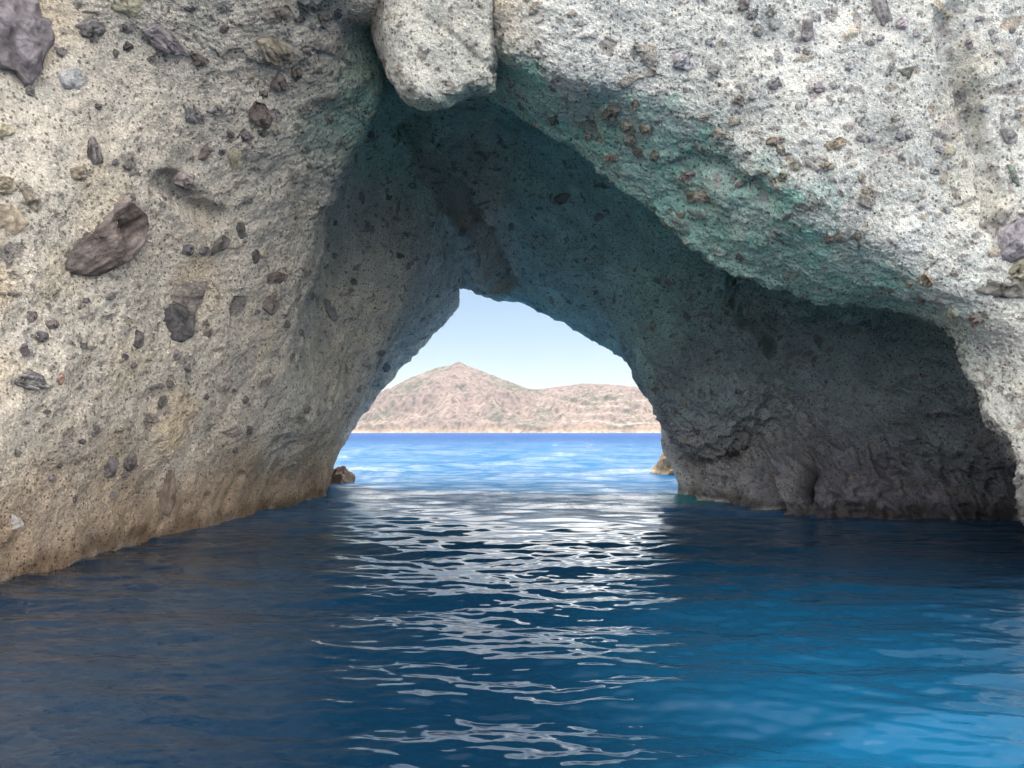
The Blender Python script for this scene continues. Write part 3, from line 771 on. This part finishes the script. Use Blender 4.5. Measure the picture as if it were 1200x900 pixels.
PURPLE, BROWN, DARK, GREY, TAN, CREAM, PALE, PINK = (0.30, 0.265, 0.28), (0.235, 0.19, 0.175), (0.15, 0.14, 0.14), (0.30, 0.285, 0.28), (0.46, 0.39, 0.30), (0.58, 0.52, 0.38), (0.60, 0.585, 0.58), (0.42, 0.33, 0.29)
STONES = [
 ([(-25, -12), (30, -10), (60, 5), (72, 25), (66, 50), (54, 66), (48, 88), (34, 98), (20, 82), (-5, 78), (-28, 40)], PURPLE, "big purple grey boulder in the top left corner of the cliff", 0.30, 0.25, 1.4),
 ([(55, 303), (76, 284), (118, 262), (133, 238), (150, 233), (172, 250), (177, 264), (168, 288), (150, 306), (118, 325), (94, 321)], BROWN, "long dark brown slab wedged in the middle of the left cliff", 0.22, 0.7, 1.5),
 ([(198, 331), (243, 328), (237, 352), (228, 369), (207, 356), (190, 350)], (0.37, 0.315, 0.285), "pinkish flat topped block above a dark lower piece", 0.07, 0.5, 1.0),
 ([(189, 353), (206, 357), (229, 370), (224, 392), (206, 404), (192, 402)], DARK, "dark lower piece right under the pinkish flat block", 0.10, 0.3, 1.0),
 ([(17, 450), (19, 439), (34, 432), (50, 441), (57, 455), (36, 457)], GREY, "grey layered lens shaped stone low at the left edge", 0.10, 1.0, 0.8),
 ([(302, 48), (322, 43), (342, 58), (344, 73), (326, 78), (311, 71)], TAN, "tan flat faced stone jutting out near the top beside the notch", 0.17, 0.0, 0.8),
 ([(316, 102), (326, 84), (334, 92), (338, 103), (326, 106)], BROWN, "dark triangular stone just below the tan flat faced stone", 0.10, 0.0, 0.6),
 ([(343, 72), (352, 71), (354, 91), (346, 97), (341, 86)], (0.30, 0.26, 0.22), "upright brown stone at the lower right of the tan flat faced stone", 0.10, 0.0, 0.6),
 ([(291, 129), (300, 119), (311, 122), (319, 140), (313, 151), (300, 148), (292, 139)], BROWN, "rugged brown knob below the pair of dark stones", 0.13, 0.3, 0.7),
 ([(214, 122), (221, 117), (235, 132), (233, 143), (218, 143)], GREY, "grey wedge left of a crumbly pale patch", 0.08, 0.4, 0.6),
 ([(243, 130), (252, 121), (268, 123), (271, 129), (254, 135)], (0.36, 0.335, 0.31), "flat greyish stone right of the grey wedge", 0.07, 0.3, 0.6),
 ([(168, 36), (184, 28), (200, 38), (212, 50), (222, 64), (203, 64), (182, 56)], (0.33, 0.295, 0.305), "crumbly purple grey mass right of the corner boulder", 0.15, 0.2, 0.8),
 ([(222, 63), (232, 61), (245, 71), (240, 77), (228, 77)], BROWN, "brown stone at the lower right end of the crumbly purple mass", 0.09, 0.0, 0.5),
 ([(86, 30), (110, 17), (128, 27), (122, 40), (108, 50), (95, 42)], (0.25, 0.23, 0.225), "cracked dark grey stone just right of the corner boulder", 0.12, 0.3, 0.7),
 ([(104, 165), (109, 159), (116, 172), (121, 192), (104, 194), (101, 178)], (0.29, 0.255, 0.25), "slim tapering grey brown stone above the long brown slab", 0.05, 0.8, 0.6),
 ([(83, 197), (96, 194), (105, 202), (98, 212), (86, 210)], (0.36, 0.30, 0.235), "small brown stone at the lower left of the slim tapering stone", 0.06, 0.6, 0.5),
 ([(230, 187), (239, 167), (250, 175), (241, 187)], (0.29, 0.235, 0.215), "brown triangle shaped stone above the hollow ledge", 0.05, 0.0, 0.5),
 ([(268, 185), (273, 172), (284, 178), (283, 193), (272, 199)], CREAM, "smooth cream stone right of the brown triangle", 0.05, 0.0, 0.5),
 ([(201, 213), (210, 199), (225, 203), (229, 224), (215, 222)], (0.37, 0.31, 0.29), "pinkish brown stone forming the roof of a small hollow ledge", 0.10, 0.0, 0.6),
 (blob(220, 293, 15, 17, 20, 5), (0.22, 0.205, 0.215), "dark round stone, left one of the row below the hollow ledge", 0.07, 0.0, 0.5),
 (blob(239, 292, 14, 13, 0, 6), (0.26, 0.235, 0.24), "grey stone in the middle of the row below the hollow ledge", 0.06, 0.0, 0.5),
 ([(250, 283), (262, 275), (270, 280), (262, 293), (248, 298)], (0.23, 0.205, 0.195), "slanting dark stone at the right end of the row below the ledge", 0.07, 0.2, 0.5),
 ([(314, 323), (325, 318), (337, 322), (333, 332), (313, 332)], BROWN, "dark cap stone sitting on a tall grey brown stone by the mouth", 0.08, 0.2, 0.6),
 ([(306, 360), (318, 335), (326, 336), (327, 360), (319, 370)], (0.33, 0.28, 0.245), "tall grey brown stone beside the left edge of the tunnel mouth", 0.09, 0.4, 0.6),
 ([(234, 397), (240, 386), (249, 385), (246, 395)], (0.26, 0.215, 0.20), "diamond shaped brown stone right of the dark piece under the pinkish block", 0.04, 0.0, 0.5),
 ([(155, 404), (160, 386), (167, 390), (166, 405), (160, 409)], (0.20, 0.18, 0.175), "narrow upright dark stone left of the dark piece under the pinkish block", 0.06, 0.2, 0.5),
 ([(119, 543), (130, 535), (139, 540), (136, 560), (121, 561)], (0.25, 0.22, 0.225), "left stone of the dark cluster low on the left cliff", 0.08, 0.2, 0.6),
 (blob(153, 541, 22, 26, 10, 8), (0.23, 0.20, 0.205), "larger right stone of the dark cluster low on the left cliff", 0.09, 0.0, 0.6),
 ([(175, 602), (180, 570), (193, 543), (203, 548), (206, 588), (198, 604)], (0.25, 0.19, 0.155), "broad brown patch of bare stone above the waterline crack", 0.05, 0.3, 0.9),
 (blob(70, 444, 10, 15, 10, 9), (0.50, 0.33, 0.26), "small orange pink stone right of the grey layered lens", 0.05, 0.0, 0.4),
 ([(-18, 206), (10, 207), (23, 219), (10, 228), (-18, 226)], TAN, "tan ledge stone on the left edge of the photo", 0.14, 0.4, 0.7),
 ([(22, 218), (35, 218), (48, 238), (45, 251), (31, 240)], (0.44, 0.38, 0.31), "tan sliver right of the tan ledge stone", 0.10, 0.4, 0.6),
 ([(-14, 236), (14, 241), (33, 262), (20, 275), (-14, 279)], (0.52, 0.43, 0.33), "orange tan rounded stone below the tan ledge stone", 0.07, 0.0, 0.7),
 ([(-10, 143), (13, 147), (17, 156), (2, 161), (-10, 159)], CREAM, "cream stone on the left edge above the tan ledge stone", 0.07, 0.0, 0.5),
 ([(120, -6), (165, -9), (171, 10), (156, 20), (134, 12)], CREAM, "cream slab at the top edge right of the cracked stone", 0.07, 0.5, 0.7),
 ([(344, -8), (386, -10), (386, 8), (365, 15), (350, 8)], (0.29, 0.285, 0.265), "grey stone at the top edge left of the notch", 0.16, 0.6, 0.7),
 ([(304, 20), (318, 8), (338, 6), (345, 18), (336, 27), (312, 26)], (0.36, 0.31, 0.265), "rough tan brown lump above the tan flat faced stone", 0.08, 0.3, 0.6),
 (blob(379, 22, 17, 19, 20, 11), (0.38, 0.32, 0.285), "pinkish stone below the grey stone at the top edge", 0.08, 0.0, 0.5),
 ([(70, 86), (90, 78), (105, 93), (88, 107), (72, 101)], PALE, "smooth whitish stone below the cracked dark stone", 0.07, 0.2, 0.6),
 (blob(15, 612, 21, 19, 0, 12), (0.50, 0.465, 0.44), "pale rounded stone low on the far left near the water", 0.05, 0.0, 0.5),
 ([(789, 64), (797, 57), (806, 61), (815, 79), (806, 84), (789, 78)], (0.50, 0.475, 0.50), "smooth lilac grey stone jutting from the white face over the arch", 0.16, 0.0, 0.7),
 ([(1168, 290), (1172, 270), (1190, 256), (1222, 254), (1228, 290), (1200, 301), (1182, 311), (1165, 300)], (0.41, 0.375, 0.40), "big rounded lilac boulder at the right edge", 0.24, 0.2, 1.0),
 ([(1172, 322), (1192, 303), (1228, 292), (1228, 330), (1194, 340)], (0.33, 0.30, 0.225), "tan and green layered rock under the lilac boulder", 0.14, 1.0, 0.9),
 ([(1140, 340), (1155, 327), (1180, 331), (1212, 337), (1212, 347), (1165, 349)], (0.25, 0.235, 0.215), "dark flat ledge stone below the layered rock at right", 0.10, 0.4, 0.8),
 ([(1020, -8), (1036, -8), (1046, 24), (1036, 35), (1027, 20)], (0.34, 0.315, 0.32), "long purple grey stone hanging from the top edge right of centre", 0.08, 0.2, 0.6),
 ([(865, -8), (881, -8), (878, 10), (868, 13)], (0.36, 0.33, 0.31), "upright grey stone cut by the top edge over the arch", 0.07, 0.3, 0.5),
 (blob(881, 17, 16, 13, -10, 14), (0.33, 0.31, 0.325), "lilac grey stone touching the upright stone at the top edge", 0.07, 0.0, 0.5),
 ([(939, 45), (940, 24), (950, 22), (953, 42), (945, 49)], (0.33, 0.305, 0.31), "tall lilac grey stone in the white face", 0.07, 0.2, 0.5),
 ([(900, 95), (912, 90), (918, 102), (908, 110), (901, 104)], (0.40, 0.38, 0.39), "rounded lilac grey stone above the edge of the green band", 0.08, 0.0, 0.5),
 ([(858, 120), (866, 110), (873, 114), (871, 125)], (0.35, 0.31, 0.28), "pointed grey stone on the edge of the green band", 0.09, 0.0, 0.5),
 ([(1052, 82), (1073, 77), (1066, 92), (1060, 93)], (0.22, 0.225, 0.205), "dark arrowhead shaped stone in the white face", 0.05, 0.0, 0.5),
 ([(1172, 152), (1182, 149), (1191, 160), (1189, 172), (1178, 168)], (0.34, 0.33, 0.325), "grey stone above a green shard near the right edge", 0.07, 0.3, 0.5),
 ([(1180, 193), (1188, 195), (1195, 219), (1186, 212)], (0.28, 0.32, 0.27), "green grey shard near the right edge above the lilac boulder", 0.05, 0.0, 0.5),
 ([(1077, 325), (1085, 319), (1095, 329), (1091, 336), (1080, 333)], TAN, "tan lens shaped stone at the right end of the overhang", 0.08, 0.4, 0.5),
 ([(1134, 371), (1145, 364), (1151, 375), (1141, 385)], PINK, "pinkish stone at the right shoulder of the mouth", 0.08, 0.2, 0.5),
 ([(726, 149), (732, 139), (742, 145), (743, 153), (733, 157)], (0.43, 0.38, 0.31), "tan pointed stone in the green band beside a dark stone", 0.11, 0.5, 0.5),
 ([(705, 132), (714, 123), (728, 127), (723, 138), (709, 139)], (0.27, 0.25, 0.22), "dark knobbly stone in the green band beside the tan pointed one", 0.10, 0.0, 0.5),
 ([(965, 169), (984, 160), (993, 165), (985, 175), (970, 177)], TAN, "flat tan stone on the crest between white face and overhang", 0.09, 0.3, 0.5),
 ([(774, 253), (790, 257), (799, 266), (782, 265)], (0.44, 0.43, 0.34), "pale greenish stone on the lower edge of the overhang", 0.07, 0.0, 0.5),
 ([(642, 138), (652, 134), (655, 145), (647, 147)], (0.19, 0.20, 0.19), "dark stone at the left end of the overhang edge", 0.06, 0.2, 0.5),
 (blob(908, 165, 21, 13, -8, 31), (0.33, 0.275, 0.235), "brown stone at the upper edge of the overhang", 0.09, 0.0, 0.5),
]
for q, (outl, colr, lab, pr, lay, rs_) in enumerate(STONES):
    set_stone("embedded_stone", outl, colr, lab, pr, lay, "large stones set in the cliff", 11 + q, rs_)

# medium stones: too alike to tell apart inside their patch of cliff
SMALL = {
 ("pebble sized grey stone set in the white face above the arch", "grey stones in the white face"): ((0.40, 0.385, 0.38), [(757, 30, 13, 12), (767, 73, 9, 9), (888, 35, 12, 16), (905, 14, 14, 12), (908, 28, 14, 13), (912, 67, 10, 14), (995, 75, 13, 16), (868, 102, 11, 14), (961, 103, 13, 15), (978, 100, 12, 8), (972, 115, 7, 12), (1057, 28, 14, 14), (1073, 39, 10, 10), (1043, 80, 9, 16), (1085, 48, 9, 11), (1100, 52, 8, 8), (1135, 52, 9, 12), (1152, 128, 13, 9), (1148, 22, 11, 5), (1010, 162, 14, 13), (1022, 161, 8, 9), (1055, 160, 11, 9), (1066, 157, 11, 11), (1102, 175, 10, 9), (1114, 194, 9, 8), (1098, 199, 13, 12), (1127, 301, 9, 10), (1100, 252, 7, 7), (1110, 246, 7, 9), (1080, 243, 8, 7), (1082, 207, 8, 8), (956, 20, 10, 10), (1194, 48, 8, 8), (1162, 38, 8, 8), (1166, 46, 8, 8), (1186, 36, 9, 8), (1172, 60, 8, 7), (1020, 50, 10, 9), (1032, 45, 9, 9), (945, 60, 9, 8), (935, 58, 8, 6), (830, 50, 7, 7), (850, 50, 6, 8), (884, 112, 13, 9), (1193, 135, 9, 9), (985, 118, 8, 9), (936, 125, 9, 8), (1012, 128, 9, 8), (1048, 138, 9, 11), (697, 42, 8, 8), (680, 27, 9, 7), (779, 25, 6, 7), (750, 58, 8, 6)]),
 ("fist sized stone sticking out of the green band under the white face", "stones in the green band"): ((0.33, 0.30, 0.25), [(745, 122, 9, 13), (757, 152, 17, 12), (767, 183, 12, 15), (748, 178, 14, 11), (717, 184, 20, 10), (738, 163, 14, 14), (823, 230, 20, 12), (806, 206, 17, 11), (843, 157, 16, 13), (825, 137, 12, 8), (860, 142, 14, 11), (875, 198, 12, 7), (915, 175, 10, 16), (970, 195, 20, 10), (918, 207, 12, 12), (955, 243, 9, 9), (972, 280, 12, 10), (985, 278, 11, 14), (1010, 208, 11, 11), (1006, 277, 10, 12), (600, 99, 6, 8), (1081, 350, 10, 12), (866, 218, 14, 8), (812, 230, 15, 12), (1015, 223, 12, 9), (830, 232, 12, 11), (935, 195, 12, 9), (1046, 342, 10, 8), (1032, 343, 9, 8), (1066, 333, 13, 9), (1118, 320, 12, 8), (798, 252, 10, 7), (712, 200, 9, 9), (690, 160, 8, 7)]),
 ("small dark stone set in the rough left cliff", "dark stones in the left cliff"): ((0.205, 0.185, 0.18), [(36, 371, 14, 14), (60, 380, 16, 12), (48, 395, 17, 13), (28, 410, 10, 15), (352, 396, 9, 18), (177, 490, 18, 11), (190, 470, 9, 16), (145, 557, 12, 7), (95, 517, 9, 8), (110, 505, 14, 16), (97, 405, 9, 8), (72, 60, 12, 12), (36, 108, 11, 12), (115, 125, 9, 8), (135, 62, 8, 10), (150, 55, 12, 12), (149, 33, 18, 10), (178, 70, 14, 9), (222, 10, 14, 9), (263, 34, 12, 9), (308, 111, 10, 10), (285, 180, 8, 14), (261, 177, 9, 7), (289, 160, 15, 9), (270, 157, 8, 9), (308, 155, 16, 9), (191, 235, 8, 8), (150, 195, 12, 8), (135, 190, 9, 8), (283, 270, 10, 20), (146, 418, 9, 8), (156, 428, 8, 8), (100, 352, 9, 7), (130, 348, 9, 6), (286, 468, 10, 9), (290, 503, 10, 11), (275, 527, 8, 8), (360, 480, 7, 11), (240, 465, 8, 8), (388, 365, 9, 28), (335, 380, 9, 11), (300, 300, 10, 18), (207, 416, 9, 14), (264, 10, 9, 8), (352, 22, 12, 10), (365, 30, 10, 8), (396, 15, 9, 14), (376, 57, 9, 8), (360, 62, 11, 6), (20, 530, 10, 8), (60, 560, 9, 8), (85, 585, 10, 9), (130, 580, 9, 10), (54, 482, 9, 6), (70, 545, 7, 6), (218, 430, 8, 16), (200, 450, 10, 8)]),
 ("dark lump on the shadowed tunnel rock", "dark lumps inside the tunnel"): ((0.20, 0.205, 0.20), [(437, 160, 10, 8), (455, 230, 8, 11), (430, 262, 9, 8), (415, 330, 8, 9), (468, 300, 10, 8), (483, 217, 9, 8), (445, 412, 14, 11), (455, 432, 10, 12), (420, 455, 8, 9), (500, 350, 8, 6), (395, 262, 7, 7), (1095, 485, 9, 8), (905, 330, 10, 9), (866, 300, 9, 8), (655, 235, 26, 12), (700, 255, 14, 8), (785, 330, 12, 9), (865, 460, 9, 8), (887, 520, 9, 8), (925, 455, 9, 8)]),
}
seed = 400
for (lab, grp), (colr, lst) in SMALL.items():
    for (px, py, w, h) in lst:
        seed += 1
        rs = np.random.RandomState(seed)
        cc = np.array(colr) * rs.uniform(0.85, 1.5) * (1 + rs.uniform(-0.05, 0.05, 3))
        set_stone("embedded_pebble", blob(px, py, w * 1.1, h * 1.1, rs.uniform(-25, 25), seed), cc, lab, 0.0026 * (w + h) * rs.uniform(0.4, 1.1), 0.2 * rs.rand(), grp, seed, 0.35)

def sea_rock(name, cx, cy, size, colour, label, seed, cat="rock"):
    """boulder standing in the sea"""
    bm = bmesh.new(); bmesh.ops.create_icosphere(bm, subdivisions=5, radius=1.0)
    V = np.array([v.co[:] for v in bm.verts]); rs = np.random.RandomState(seed)
    for k in range(16):
        n = rs.normal(size=3); n /= np.linalg.norm(n); o = rs.uniform(0.62, 0.9)
        d = V @ n - o
        V -= np.maximum(d, 0)[:, None] * n * 0.9
    V *= np.array(size)
    r = np.linalg.norm(V, axis=1, keepdims=True); U = V / r
    nz = fbm(V + seed, 1.6, 4, seed % 9)
    V += U * (min(size) * (0.20 * nz + 0.14 * fbm(V + seed, 2.2, 4, 6, 0.6, ridged=True)))[:, None]
    for v, c in zip(bm.verts, V): v.co = c
    me = bpy.data.meshes.new(name); bm.to_mesh(me); bm.free()
    me.polygons.foreach_set("use_smooth", np.ones(len(me.polygons), bool))
    col = np.repeat(np.array([colour], float), len(V), 0) * (1 + 0.35 * nz)[:, None]
    set_attr(me, "base_tint", np.clip(col, 0.03, 0.8))
    o = link(name, me, M_STONE); o.location = (cx, cy, 0)
    tag(o, label, cat)
    return o
sea_rock("sea_rock", -7.65, 34.0, (0.68, 0.75, 0.62), (0.17, 0.13, 0.105), "low dark brown rock in the sea at the left foot of the arch exit", 3)
sea_rock("sea_rock", 7.95, 37.5, (0.95, 1.0, 1.25), (0.44, 0.335, 0.235), "tan rock in the sea behind the right foot of the arch exit", 5)
